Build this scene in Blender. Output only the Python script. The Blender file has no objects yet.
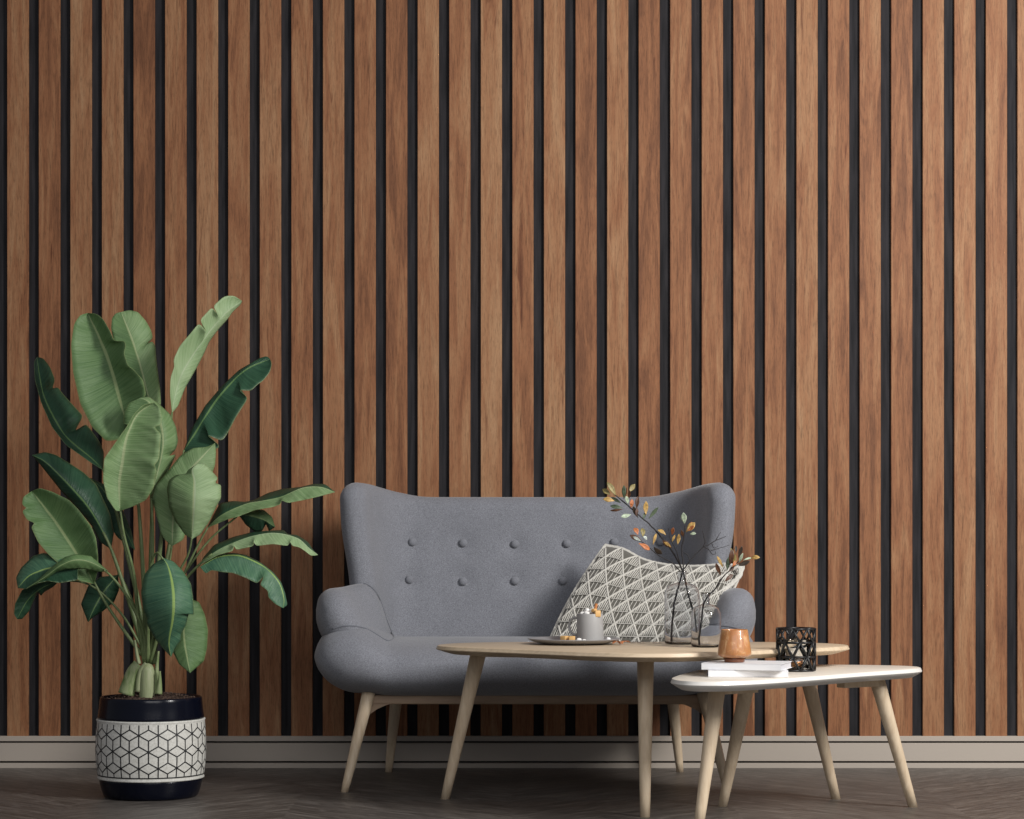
import bpy, math, random
from mathutils import Vector, Matrix, noise
random.seed(7)
PI = math.pi
F = 2300.0; CH = 0.75; CY = -7.566; HY = 540.0; CX = 512.0
COL = bpy.context.scene.collection
def P(px, py, Y):                      # the point at depth Y seen at a pixel of the photograph
    d = Y - CY
    return Vector(((px-CX)*d/F, Y, CH-(py-HY)*d/F))
def lerp(a, b, t): return a+(b-a)*t
def smooth01(t):
    t = max(0, min(1, t)); return t*t*(3-2*t)

# ------------------------------------------------------------------ mesh helpers
class MB:
    def __init__(s): s.v = []; s.f = []; s.m = []; s.uv = {}
    def add(s, verts, faces, mi=0):
        b = len(s.v); s.v += [Vector(p) for p in verts]
        for f in faces: s.f.append([b+i for i in f]); s.m.append(mi)
        return b
    def box(s, c, size, rz=0, mi=0, bev=0.0):
        hx, hy, hz = [q/2 for q in size]; b = min(bev, hx*.9, hy*.9, hz*.9)
        M = Matrix.Rotation(rz, 3, 'Z'); c = Vector(c)
        if b <= 0:
            vs = [c+M@Vector((x*hx, y*hy, z*hz)) for z in (-1,1) for y in (-1,1) for x in (-1,1)]
            s.add(vs, [(0,2,3,1),(4,5,7,6),(0,1,5,4),(2,6,7,3),(0,4,6,2),(1,3,7,5)], mi); return
        rings = []
        for z, ins in ((-hz, b), (-hz+b*.3, b*.3), (-hz+b, 0), (hz-b, 0), (hz-b*.3, b*.3), (hz, b)):
            ring = []
            for sx, sy in ((1,1),(-1,1),(-1,-1),(1,-1)):
                for k in range(4):
                    a = {(1,1):0,(-1,1):90,(-1,-1):180,(1,-1):270}[(sx,sy)]+k*30
                    r = b; 
                    ring.append(c+M@Vector((sx*(hx-b)+math.cos(math.radians(a))*(r-ins), sy*(hy-b)+math.sin(math.radians(a))*(r-ins), z)))
            rings.append(ring)
        s.loft(rings, mi=mi)
    def loft(s, rings, closed=True, cap=True, mi=0, loop=False):
        n = len(rings[0]); vs = [p for r in rings for p in r]; fs = []
        R = len(rings)
        for i in range(R if loop else R-1):
            for j in range(n if closed else n-1):
                a = i*n+j; b = i*n+(j+1) % n; i2 = (i+1) % R
                fs.append((a, b, i2*n+(j+1) % n, i2*n+j))
        if cap and not loop:
            fs.append(tuple(reversed(range(n)))); fs.append(tuple((R-1)*n+j for j in range(n)))
        s.add(vs, fs, mi)
    def lathe(s, prof, c, n=48, mi=0, cap=True):
        c = Vector(c)
        s.loft([[c+Vector((r*math.cos(2*PI*k/n), r*math.sin(2*PI*k/n), z)) for k in range(n)] for r, z in prof], cap=cap, mi=mi)
    def tube(s, pts, rad, n=8, mi=0, loop=False, cap=True):
        pts = [Vector(p) for p in pts]; m = len(pts)
        if not hasattr(rad, '__len__'): rad = [rad]*m
        elif len(rad) != m: rad = [lerp(rad[0], rad[-1], i/(m-1)) for i in range(m)]
        up = None; rings = []
        for i, p in enumerate(pts):
            if loop: t = pts[(i+1) % m]-pts[i-1]
            else: t = pts[min(i+1, m-1)]-pts[max(i-1, 0)]
            if t.length < 1e-9: t = Vector((0,0,1))
            t.normalize()
            if up is None:
                up = Vector((0,0,1)) if abs(t.z) < .9 else Vector((1,0,0))
            x = up-t*up.dot(t)
            if x.length < 1e-6: x = Vector((1,0,0))-t*t.x
            x.normalize(); y = t.cross(x); up = x
            rings.append([p+(x*math.cos(2*PI*k/n)+y*math.sin(2*PI*k/n))*rad[i] for k in range(n)])
        s.loft(rings, cap=cap, mi=mi, loop=loop)
    def build(s, name, mats, parent=None, smooth=True, org=None, angle=None):
        top = parent
        while top is not None and top.parent is not None: top = top.parent
        o0 = Vector(top.location) if top is not None else (Vector(org) if org is not None else Vector((0,0,0)))
        me = bpy.data.meshes.new(name)
        me.from_pydata([tuple(p-o0) for p in s.v], [], s.f); me.update()
        if not isinstance(mats, (list, tuple)): mats = [mats]
        for m in mats: me.materials.append(m)
        for p, mi in zip(me.polygons, s.m): p.material_index = mi; p.use_smooth = smooth
        if angle is not None: me.set_sharp_from_angle(angle=math.radians(angle))
        ob = bpy.data.objects.new(name, me); COL.objects.link(ob)
        if parent is not None: ob.parent = parent
        elif org is not None: ob.location = org
        return ob
def spline(pts, n):                    # Catmull-Rom through points, n samples by chord length
    pts = [Vector(p) for p in pts]
    if len(pts) == 2: return [pts[0].lerp(pts[1], i/(n-1)) for i in range(n)]
    L = [0]
    for a, b in zip(pts, pts[1:]): L.append(L[-1]+(b-a).length)
    out = []
    for i in range(n):
        s = L[-1]*i/(n-1); k = 0
        while k < len(pts)-2 and s > L[k+1]: k += 1
        t = (s-L[k])/max(1e-9, L[k+1]-L[k]); t = min(1, max(0, t))
        p1, p2 = pts[k], pts[k+1]
        p0 = pts[k-1] if k > 0 else p1*2-p2
        p3 = pts[k+2] if k+2 < len(pts) else p2*2-p1
        out.append(.5*((2*p1)+(p2-p0)*t+(2*p0-5*p1+4*p2-p3)*t*t+(3*p1-p0-3*p2+p3)*t**3))
    return out
def polysample(pts, n):                # straight-edged resample
    pts = [Vector(p) for p in pts]; L = [0]
    for a, b in zip(pts, pts[1:]): L.append(L[-1]+(b-a).length)
    out = []
    for i in range(n):
        s = L[-1]*i/(n-1); k = 0
        while k < len(pts)-2 and s > L[k+1]: k += 1
        out.append(pts[k].lerp(pts[k+1], min(1, (s-L[k])/max(1e-9, L[k+1]-L[k]))))
    return out
def thing(name, loc, label, cat, group=None):
    o = bpy.data.objects.new(name, None); COL.objects.link(o); o.location = loc
    o.empty_display_size = .05
    return tag(o, label, cat, group)
def tag(o, label, cat, group=None, kind=None):
    o['label'] = label; o['category'] = cat
    if group: o['group'] = group
    if kind: o['kind'] = kind
    return o
def struct(o): o['kind'] = 'structure'; return o

# ------------------------------------------------------------------ materials
def mat(name, col=(.5,.5,.5), rough=.6, spec=.5, **kw):
    m = bpy.data.materials.new(name); m.use_nodes = True
    b = m.node_tree.nodes['Principled BSDF']
    b.inputs['Base Color'].default_value = (*col, 1); b.inputs['Roughness'].default_value = rough
    b.inputs['Specular IOR Level'].default_value = spec
    for k, v in kw.items(): b.inputs[k.replace('_', ' ')].default_value = v
    return m
def N(m, t, **kw):
    n = m.node_tree.nodes.new('ShaderNode'+t)
    for k, v in kw.items(): setattr(n, k, v)
    return n
def Lk(m, a, b): m.node_tree.links.new(a, b)
def ramp(m, stops):
    r = N(m, 'ValToRGB'); e = r.color_ramp.elements
    e[0].position = stops[0][0]; e[0].color = (*stops[0][1], 1)
    e[1].position = stops[-1][0]; e[1].color = (*stops[-1][1], 1)
    for p, c in stops[1:-1]:
        x = e.new(p); x.color = (*c, 1)
    return r
def coords(m, scale=(1,1,1), rot=(0,0,0), src='Object'):
    tc = N(m, 'TexCoord'); mp = N(m, 'Mapping')
    mp.inputs['Scale'].default_value = scale; mp.inputs['Rotation'].default_value = rot
    Lk(m, tc.outputs[src], mp.inputs[0]); return mp.outputs[0]
def noise_node(m, vec, scale=5, detail=4, rough=.55, dist=0):
    n = N(m, 'TexNoise'); n.inputs['Scale'].default_value = scale; n.inputs['Detail'].default_value = detail
    n.inputs['Roughness'].default_value = rough; n.inputs['Distortion'].default_value = dist
    Lk(m, vec, n.inputs['Vector']); return n
def bump(m, h, strength=.3, dist=.002):
    b = N(m, 'Bump'); b.inputs['Strength'].default_value = strength; b.inputs['Distance'].default_value = dist
    Lk(m, h, b.inputs['Height']); Lk(m, b.outputs[0], m.node_tree.nodes['Principled BSDF'].inputs['Normal']); return b
def bsdf(m): return m.node_tree.nodes['Principled BSDF']
def mix(m, mode, fac, a, b):
    x = N(m, 'Mix', data_type='RGBA', blend_type=mode)
    for sock, v in ((x.inputs[0], fac), (x.inputs[6], a), (x.inputs[7], b)):
        if hasattr(v, 'links'): Lk(m, v, sock)
        elif hasattr(v, '__len__'): sock.default_value = (*v, 1)
        else: sock.default_value = v
    return x.outputs[2]
def math_n(m, op, a, b=0.0):
    x = N(m, 'Math', operation=op)
    for i, v in enumerate((a, b)):
        if hasattr(v, 'links'): Lk(m, v, x.inputs[i])
        else: x.inputs[i].default_value = v
    return x.outputs[0]

PITCH = 31.577*7.576/F                 # slat spacing
X0 = (7-CX)*7.576/F                    # left edge of the first slat
def m_slats():
    m = mat('slat_wood', rough=.62, spec=.25)
    tc = N(m, 'TexCoord'); sp = N(m, 'SeparateXYZ'); Lk(m, tc.outputs['Object'], sp.inputs[0])
    k = math_n(m, 'FLOOR', math_n(m, 'DIVIDE', math_n(m, 'SUBTRACT', sp.outputs[0], X0-.012), PITCH))
    wn = N(m, 'TexWhiteNoise', noise_dimensions='1D'); Lk(m, k, wn.inputs['W'])
    cb = N(m, 'CombineXYZ'); Lk(m, math_n(m, 'MULTIPLY', sp.outputs[0], 30), cb.inputs[0])
    Lk(m, math_n(m, 'MULTIPLY', wn.outputs[0], 90), cb.inputs[1]); Lk(m, math_n(m, 'MULTIPLY', sp.outputs[2], 2.6), cb.inputs[2])
    n1 = noise_node(m, cb.outputs[0], 1.0, 6, .62, .8)
    cb2 = N(m, 'CombineXYZ'); Lk(m, math_n(m, 'MULTIPLY', sp.outputs[0], 230), cb2.inputs[0])
    Lk(m, math_n(m, 'MULTIPLY', wn.outputs[0], 50), cb2.inputs[1]); Lk(m, math_n(m, 'MULTIPLY', sp.outputs[2], 14), cb2.inputs[2])
    n2 = noise_node(m, cb2.outputs[0], 1.0, 3, .6)
    r1 = ramp(m, [(.30, (.178,.073,.034)), (.44, (.275,.117,.053)), (.58, (.328,.160,.077)), (.74, (.385,.213,.110))])
    Lk(m, math_n(m, 'ADD', math_n(m, 'MULTIPLY', wn.outputs[0], .24), math_n(m, 'SUBTRACT', n1.outputs[0], .12)), r1.inputs[0])
    r2 = ramp(m, [(.30, (.62,.60,.58)), (.5, (1,1,1)), (.8, (1.0,1.0,1.0))]); Lk(m, n2.outputs[0], r2.inputs[0])
    # occasional dark mineral streaks
    cb3 = N(m, 'CombineXYZ'); Lk(m, math_n(m, 'MULTIPLY', sp.outputs[0], 45), cb3.inputs[0])
    Lk(m, math_n(m, 'MULTIPLY', wn.outputs[0], 70), cb3.inputs[1]); Lk(m, math_n(m, 'MULTIPLY', sp.outputs[2], 3.3), cb3.inputs[2])
    n3 = noise_node(m, cb3.outputs[0], 1.0, 2, .5, 1.2)
    r3 = ramp(m, [(.22, (.55,.45,.42)), (.33, (1,1,1)), (.9, (1,1,1))]); Lk(m, n3.outputs[0], r3.inputs[0])
    cb4 = N(m, 'CombineXYZ'); Lk(m, math_n(m, 'MULTIPLY', sp.outputs[0], 420), cb4.inputs[0])
    Lk(m, math_n(m, 'MULTIPLY', wn.outputs[0], 50), cb4.inputs[1]); Lk(m, math_n(m, 'MULTIPLY', sp.outputs[2], 38), cb4.inputs[2])
    n4 = noise_node(m, cb4.outputs[0], 1.0, 3, .7)
    r4 = ramp(m, [(.32, (.60,.60,.60)), (.50, (1,1,1)), (.75, (1.0,1.0,1.0))]); Lk(m, n4.outputs[0], r4.inputs[0])
    c = mix(m, 'MULTIPLY', .85, mix(m, 'MULTIPLY', 1.0, mix(m, 'MULTIPLY', .8, r1.outputs[0], r2.outputs[0]), r3.outputs[0]), r4.outputs[0])
    Lk(m, c, bsdf(m).inputs['Base Color']); bump(m, n2.outputs[0], .12, .001)
    return m
def m_floor():
    m = mat('floor_parquet', rough=.42, spec=.4)
    tc = N(m, 'TexCoord'); sp = N(m, 'SeparateXYZ'); Lk(m, tc.outputs['Object'], sp.inputs[0])
    x, y = sp.outputs[0], sp.outputs[1]
    W = .62                                  # chevron columns of slanted planks
    col = math_n(m, 'FLOOR', math_n(m, 'DIVIDE', x, W))
    fx = math_n(m, 'ABSOLUTE', math_n(m, 'SUBTRACT', math_n(m, 'MODULO', math_n(m, 'ADD', x, 62), 2*W), W))
    v = math_n(m, 'ADD', y, fx)              # across the plank
    pk = math_n(m, 'FLOOR', math_n(m, 'DIVIDE', v, .13))
    wn = N(m, 'TexWhiteNoise', noise_dimensions='2D'); cb = N(m, 'CombineXYZ'); Lk(m, col, cb.inputs[0]); Lk(m, pk, cb.inputs[1]); Lk(m, cb.outputs[0], wn.inputs['Vector'])
    cg = N(m, 'CombineXYZ'); Lk(m, math_n(m, 'MULTIPLY', v, 38), cg.inputs[0]); Lk(m, math_n(m, 'MULTIPLY', math_n(m, 'SUBTRACT', y, fx), 4.5), cg.inputs[1]); Lk(m, math_n(m, 'MULTIPLY', wn.outputs[0], 20), cg.inputs[2])
    n1 = noise_node(m, cg.outputs[0], 1, 7, .68, 1.2)
    r = ramp(m, [(.30, (.040,.035,.031)), (.5, (.105,.093,.083)), (.68, (.21,.192,.174))]); Lk(m, n1.outputs[0], r.inputs[0])
    g = math_n(m, 'ABSOLUTE', math_n(m, 'SUBTRACT', math_n(m, 'FRACT', math_n(m, 'DIVIDE', v, .13)), .5))
    rg = ramp(m, [(0, (1,1,1)), (.475, (1,1,1)), (.495, (.72,.7,.68))]); Lk(m, g, rg.inputs[0])
    rv = ramp(m, [(0, (.86,.85,.85)), (1, (1.08,1.06,1.04))]); Lk(m, wn.outputs[0], rv.inputs[0])
    c = mix(m, 'MULTIPLY', 1, mix(m, 'MULTIPLY', 1, r.outputs[0], rg.outputs[0]), rv.outputs[0])
    Lk(m, c, bsdf(m).inputs['Base Color']); bump(m, n1.outputs[0], .45, .004)
    return m
def m_fabric(name, c1, c2, scale=420):
    m = mat(name, rough=.95, spec=.15, Sheen_Weight=.25, Sheen_Roughness=.5)
    v = coords(m); n1 = noise_node(m, v, scale, 3, .7); n2 = noise_node(m, v, 14, 3, .5)
    r = ramp(m, [(.3, c1), (.7, c2)]); Lk(m, n1.outputs[0], r.inputs[0])
    r2 = ramp(m, [(.3, (.93,.93,.93)), (.7, (1,1,1))]); Lk(m, n2.outputs[0], r2.inputs[0])
    Lk(m, mix(m, 'MULTIPLY', 1, r.outputs[0], r2.outputs[0]), bsdf(m).inputs['Base Color'])
    bump(m, n1.outputs[0], .5, .0012); return m
def m_wood(name, c1, c2, rough=.5, sc=(9,9,1.2), k=9):
    m = mat(name, rough=rough, spec=.35); v = coords(m, sc)
    n = noise_node(m, v, k, 5, .6, .6); r = ramp(m, [(.3, c1), (.7, c2)]); Lk(m, n.outputs[0], r.inputs[0])
    Lk(m, r.outputs[0], bsdf(m).inputs['Base Color']); bump(m, n.outputs[0], .08, .001); return m
def m_leaf(name, base, light, rib, rough=.5, sub=.0):
    # UV: x = across (-1..1 remapped to 0..1, midrib at .5), y = along; fine lateral veins
    m = mat(name, rough=rough, spec=.45)
    uv = N(m, 'UVMap'); sp = N(m, 'SeparateXYZ'); Lk(m, uv.outputs[0], sp.inputs[0])
    ax = math_n(m, 'ABSOLUTE', math_n(m, 'SUBTRACT', sp.outputs[0], .5))
    s = math_n(m, 'SUBTRACT', sp.outputs[1], math_n(m, 'MULTIPLY', ax, .16))
    cb = N(m, 'CombineXYZ'); Lk(m, math_n(m, 'MULTIPLY', s, 95), cb.inputs[0]); Lk(m, math_n(m, 'MULTIPLY', ax, 1.3), cb.inputs[1])
    oi = N(m, 'ObjectInfo'); Lk(m, math_n(m, 'MULTIPLY', oi.outputs['Random'], 40), cb.inputs[2])
    n1 = noise_node(m, cb.outputs[0], 1, 3, .6)
    tcv = coords(m); n2 = noise_node(m, tcv, 9, 3, .5)
    r = ramp(m, [(.3, base), (.7, light)]); Lk(m, math_n(m, 'ADD', math_n(m, 'MULTIPLY', n1.outputs[0], .6), math_n(m, 'MULTIPLY', n2.outputs[0], .4)), r.inputs[0])
    ribm = ramp(m, [(0.0, (1,1,1)), (.018, (1,1,1)), (.034, (0,0,0))]); Lk(m, ax, ribm.inputs[0])
    edge = ramp(m, [(.475, (0,0,0)), (.5, (.55,.55,.55))]); Lk(m, ax, edge.inputs[0])
    c = mix(m, 'MIX', ribm.outputs[0], r.outputs[0], rib); c = mix(m, 'MIX', edge.outputs[0], c, (.30,.36,.14))
    Lk(m, c, bsdf(m).inputs['Base Color']); bump(m, n1.outputs[0], .6, .004)
    # a little light passes through the blade
    tr = N(m, 'BsdfTranslucent'); Lk(m, c, tr.inputs[0]); ms = N(m, 'MixShader'); ms.inputs[0].default_value = .22
    out = m.node_tree.nodes['Material Output']; Lk(m, bsdf(m).outputs[0], ms.inputs[1]); Lk(m, tr.outputs[0], ms.inputs[2]); Lk(m, ms.outputs[0], out.inputs[0])
    return m
def m_glass(name, col=(.8,.82,.84), rough=.02):
    m = mat(name, col, rough); b = bsdf(m); b.inputs['Transmission Weight'].default_value = 1; b.inputs['IOR'].default_value = 1.3
    return m

M_SLAT = m_slats(); M_FLOOR = m_floor()
M_FELT = mat('black_felt', (.014,.014,.016), .85, .2)
_n = noise_node(M_FELT, coords(M_FELT, (40,40,3)), 2, 4); _r = ramp(M_FELT, [(.3, (.012,.012,.0135)), (.7, (.031,.029,.032))]); Lk(M_FELT, _n.outputs[0], _r.inputs[0]); Lk(M_FELT, _r.outputs[0], bsdf(M_FELT).inputs['Base Color'])
M_BASE = mat('baseboard_paint', (.43,.375,.32), .55, .35)
M_SOFA = m_fabric('grey_upholstery', (.128,.132,.150), (.280,.287,.318), 330)
M_BUTTON = m_fabric('button_fabric', (.155,.16,.18), (.25,.256,.285), 500)
M_PIPE = m_fabric('piping_fabric', (.11,.115,.135), (.17,.178,.2), 500)
M_OAKLEG = m_wood('oak_leg', (.56,.43,.29), (.72,.59,.43), .45, (14,14,1.3), 6)
M_OAKTOP = m_wood('oak_top', (.52,.40,.27), (.66,.53,.38), .4, (1.2,14,14), 6)
M_SIDETOP = m_wood('pale_side_top', (.72,.65,.55), (.80,.74,.66), .35, (1.2,14,14), 6)
M_WHITE = mat('white_lacquer', (.72,.70,.66), .35)
M_FRAME = m_wood('sofa_frame_wood_shaded', (.26,.18,.12), (.35,.25,.17), .5, (1.3,14,14), 6)  # leg wood darkened, the shade under the seat put into its colour
M_POT = mat('navy_black_glaze', (.003,.004,.010), .2, .28)
M_POTW = mat('cream_ceramic', (.66,.65,.60), .45); _n = noise_node(M_POTW, coords(M_POTW), 160, 3); _r = ramp(M_POTW, [(.35, (.56,.55,.50)), (.6, (.70,.69,.64))]); Lk(M_POTW, _n.outputs[0], _r.inputs[0]); Lk(M_POTW, _r.outputs[0], bsdf(M_POTW).inputs['Base Color'])
M_LINE = mat('black_pattern_line', (.01,.01,.012), .5)
M_SOIL = mat('potting_soil', (.05,.03,.022), .95); _n = noise_node(M_SOIL, coords(M_SOIL), 180, 3); _r = ramp(M_SOIL, [(.35, (.018,.011,.009)), (.65, (.11,.065,.045))]); Lk(M_SOIL, _n.outputs[0], _r.inputs[0]); Lk(M_SOIL, _r.outputs[0], bsdf(M_SOIL).inputs['Base Color'])
LEAF_L = m_leaf('leaf_light', (.15,.27,.10), (.33,.46,.23), (.44,.52,.28))
LEAF_M = m_leaf('leaf_mid', (.085,.175,.062), (.19,.31,.125), (.34,.43,.20))
LEAF_D = m_leaf('leaf_dark', (.018,.062,.034), (.048,.125,.066), (.16,.28,.10), .4)
LEAF_T = m_leaf('leaf_teal', (.035,.125,.080), (.15,.29,.16), (.38,.55,.16), .42)
LEAF_X = m_leaf('leaf_pale', (.24,.38,.17), (.45,.58,.33), (.45,.55,.34))
M_STALK = m_wood('green_stalk', (.10,.15,.055), (.21,.26,.12), .45, (30,30,4), 5)
M_STUB = m_wood('pale_stem', (.22,.27,.13), (.36,.38,.23), .5, (60,60,5), 4)
M_SHEATH = m_wood('green_sheath', (.13,.21,.06), (.38,.42,.24), .5, (20,20,5), 4)
M_CUSH = m_fabric('cushion_lining', (.10,.095,.08), (.16,.15,.13), 300)
M_CORD = m_fabric('cotton_cord', (.50,.48,.43), (.70,.675,.62), 700)
M_CUPG = mat('grey_stoneware', (.36,.35,.34), .5); M_PLATE = mat('grey_plate', (.27,.265,.27), .38)
M_MARSH = mat('marshmallow', (.82,.80,.77), .7, Subsurface_Weight=.2, Subsurface_Radius=(.01,.01,.01))
M_FUDGE = mat('caramel_fudge', (.70,.42,.16), .55); M_CINN = mat('cinnamon', (.45,.16,.04), .6)
M_COCOA = mat('cocoa', (.12,.05,.025), .4)
M_GLASS = m_glass('smoky_glass', (.90,.91,.93)); M_CLEAR = m_glass('clear_glass', (.97,.98,.98))
M_TWIG = mat('dark_twig', (.012,.010,.011), .6)
M_AMBER = mat('amber_glass', (.60,.20,.035), .45, .5, Subsurface_Weight=.35, Subsurface_Radius=(.03,.012,.004), Coat_Weight=.3)
_n = noise_node(M_AMBER, coords(M_AMBER, (1,1,.5)), 55, 5, .65, 1); _r = ramp(M_AMBER, [(.3, (.36,.14,.045)), (.54, (.46,.20,.07)), (.70, (.66,.42,.22))]); Lk(M_AMBER, _n.outputs[0], _r.inputs[0]); Lk(M_AMBER, _r.outputs[0], bsdf(M_AMBER).inputs['Base Color'])
M_AMBERB = mat('amber_base', (.16,.045,.012), .25, Coat_Weight=.4)
M_COVER = mat('book_cover', (.80,.80,.82), .45); M_PAGE = mat('book_pages', (.58,.57,.60), .8)
_w = N(M_PAGE, 'TexWave', bands_direction='Z'); _w.inputs['Scale'].default_value = 190; Lk(M_PAGE, coords(M_PAGE), _w.inputs[0]); _r = ramp(M_PAGE, [(0, (.50,.49,.53)), (1, (.68,.67,.69))]); Lk(M_PAGE, _w.outputs[0], _r.inputs[0]); Lk(M_PAGE, _r.outputs[0], bsdf(M_PAGE).inputs['Base Color'])
M_BLACK = mat('black_metal', (.008,.008,.009), .42, .5)
M_WAX = mat('white_wax', (.85,.82,.76), .5, Subsurface_Weight=.3, Subsurface_Radius=(.01,.008,.006)); M_BRASS = mat('copper_tealight_cup', (.75,.36,.16), .3, Metallic=.9)
DL = {k: mat('dried_leaf_'+k, c, .5) for k, c in dict(tan=(.48,.30,.09), olive=(.24,.19,.06), orange=(.50,.17,.06), brown=(.085,.032,.012), dark=(.03,.018,.01), green=(.075,.105,.06), pale=(.42,.50,.36), white=(.50,.55,.50)).items()}
for k, m in DL.items():
    n = noise_node(m, coords(m), 120, 2); c = list(bsdf(m).inputs['Base Color'].default_value)[:3]
    r = ramp(m, [(.35, tuple(q*.65 for q in c)), (.65, tuple(min(1, q*1.2) for q in c))]); Lk(m, n.outputs[0], r.inputs[0]); Lk(m, r.outputs[0], bsdf(m).inputs['Base Color'])

# ------------------------------------------------------------------ room
WX = 5.0
b = MB(); b.box((0, .047, 1.4), (2*WX, .05, 2.8)); wall = struct(b.build('wall_back', M_FELT, smooth=False))
b = MB(); k0 = int((-WX-X0)/PITCH)
SW = 21.3*7.576/F
for k in range(k0, int((WX-X0)/PITCH)):
    x = X0+k*PITCH
    b.add([(x,.0225,.1), (x,.0115,.1), (x+.0012,.01,.1), (x+SW-.0012,.01,.1), (x+SW,.0115,.1), (x+SW,.0225,.1),
           (x,.0225,2.8), (x,.0115,2.8), (x+.0012,.01,2.8), (x+SW-.0012,.01,2.8), (x+SW,.0115,2.8), (x+SW,.0225,2.8)],
          [(0,1,7,6), (1,2,8,7), (2,3,9,8), (3,4,10,9), (4,5,11,10), (0,5,4,3,2,1), (6,7,8,9,10,11), (0,6,11,5)])
sl = b.build('wood_slats', M_SLAT, wall, smooth=False)
b = MB()
prof = [(.03,0), (0,0), (0,.0150), (.001,.0160), (.026,.0160), (.026,.0220), (.0045,.0220), (.0035,.0230), (.0035,.081), (.0045,.082), (.026,.082), (.026,.088), (.001,.088), (0,.0885), (0,.103), (.0015,.1045), (.03,.1045)]
b.loft([[Vector((x, y, z)) for y, z in prof] for x in (-WX, WX)])
struct(b.build('baseboard_back', M_BASE, smooth=False))
b = MB(); b.box((0, -4.46, -.02), (2*WX, 9.0, .04)); struct(b.build('floor', M_FLOOR, smooth=False))

# ------------------------------------------------------------------ sofa
SX = .072
sofa = thing('sofa', (SX, -.42, 0), 'grey upholstered two-seat wingback sofa with buttoned back and splayed wooden legs', 'sofa')
# backrest: slab swept along a plan curve, wings coming forward
def back_plan(u):                       # u -1..1 : mid plane at seat height (x, y)
    a = abs(u); sg = 1 if u > 0 else -1
    pts = [(0,-.205), (.20,-.205), (.36,-.212), (.46,-.235), (.525,-.30), (.560,-.38), (.575,-.455)]
    return pts
half = spline([(x, y, 0) for x, y in [(0,-.205),(.15,-.205),(.32,-.209),(.43,-.228),(.50,-.275),(.54,-.345),(.562,-.425),(.568,-.462)]], 45)
plan = [Vector((-p.x, p.y, 0)) for p in reversed(half[1:])]+half
def topz(x):                            # height of the top edge by |x|
    a = abs(x)
    return lerp(.8955, .925, smooth01((a-.30)/.20)) if a < .5 else .925
btn_px = [(412,542),(463,543),(515,544),(567,543.5),(614.5,542),(661,542),(409,579.5),(463,581.5),(515,581),(563,581),(611,580),(664,580)]
BT = .042
Z0 = .36
def back_front_y(z): return 0
btn = []
rings = []
nsec = len(plan); NV = 44
def secpoint(i, ang_pt, shrink=1.0):
    pass
for i in range(nsec):
    p = plan[i]; t = (plan[min(i+1, nsec-1)]-plan[max(i-1, 0)]).normalized()
    nrm = Vector((t.y, -t.x, 0))        # towards the front/inside
    if nrm.y > 0: nrm = -nrm
    s = abs(i-(nsec-1)/2)/((nsec-1)/2)
    zt = lerp(.889, .930, smooth01((s-.46)/.40))
    if s > .90: zt -= .030*((s-.90)/.10)**2
    endk = 1 if s < .93 else math.sqrt(max(.02, 1-((s-.93)/.072)**2))
    ring = []
    M_ = 30
    # closed section: front side up, round top, rear side down
    h = BT*endk
    sec = []
    for k in range(M_+1): sec.append((h, lerp(Z0, zt-BT, k/M_)))
    for k in range(1, 10):
        a = PI*k/10; sec.append((h*math.cos(a), zt-BT+BT*endk**.5*math.sin(a)))
    for k in range(M_+1): sec.append((-h, lerp(zt-BT, Z0, k/M_)))
    for off, z in sec:
        e = (z-Z0)/(.93-Z0)
        lean = .10*e                                     # leans back with height
        wing = smooth01((s-.55)/.45)
        flare = .014*wing*smooth01((z-.62)/.28)-.020*wing*(1-smooth01((z-.56)/.25))             # wings spread outwards near the top
        q = p+nrm*off; sg = 1 if p.x > 0 else -1
        yy = q.y+lean*(1-wing*.85)
        if s > .5: yy += .03*(1-smooth01((z-.4)/.4))*wing*0
        bulge = 0
        ring.append(Vector((SX+.008+q.x+sg*flare, yy+bulge, z)))
    rings.append(ring)
def front_y(x, z):                      # front face depth of the flat middle
    e = (z-Z0)/(.93-Z0); return -.205-BT+.10*e
for (bx, by) in btn_px:
    y = -.16
    for _ in range(4): q = P(bx, by, y); y = front_y(q.x, q.z)
    btn.append(P(bx, by, y))
from mathutils.bvhtree import BVHTree
_t = MB(); _t.loft(rings); _bvh = BVHTree.FromPolygons([tuple(v) for v in _t.v], _t.f)
nb = []
for (bx, by) in btn_px:
    o_ = Vector((0, CY, CH)); d_ = (P(bx, by, -.2)-o_).normalized(); nb.append(_bvh.ray_cast(o_, d_)[:2])
btn = [q[0] for q in nb]
for ring in rings:
    for k in range(0, M_+1):
        v = ring[k]
        for c in btn:
            r2 = (v.x-c.x)**2+(v.z-c.z)**2
            v.y += .011*math.exp(-r2/(2*.022**2))
b = MB(); b.loft(rings); ob = b.build('backrest', M_SOFA, sofa)
for c, nn_ in nb:
    b = MB(); R = .0135; nn_ = nn_ if nn_.y < 0 else -nn_; nn_.z = 0; nn_.normalize(); tx = Vector((-nn_.y, nn_.x, 0))
    b.loft([[c+Vector((0, .008, 0))+nn_*d+tx*(R*r*math.cos(2*PI*k/20))+Vector((0, 0, R*r*math.sin(2*PI*k/20))) for k in range(20)] for r, d in ((.85,-.006),(1,.002),(.97,.006),(.85,.0095),(.6,.012),(.3,.0135),(.05,.014))])
    b.build('button', M_BUTTON, sofa)
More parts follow.
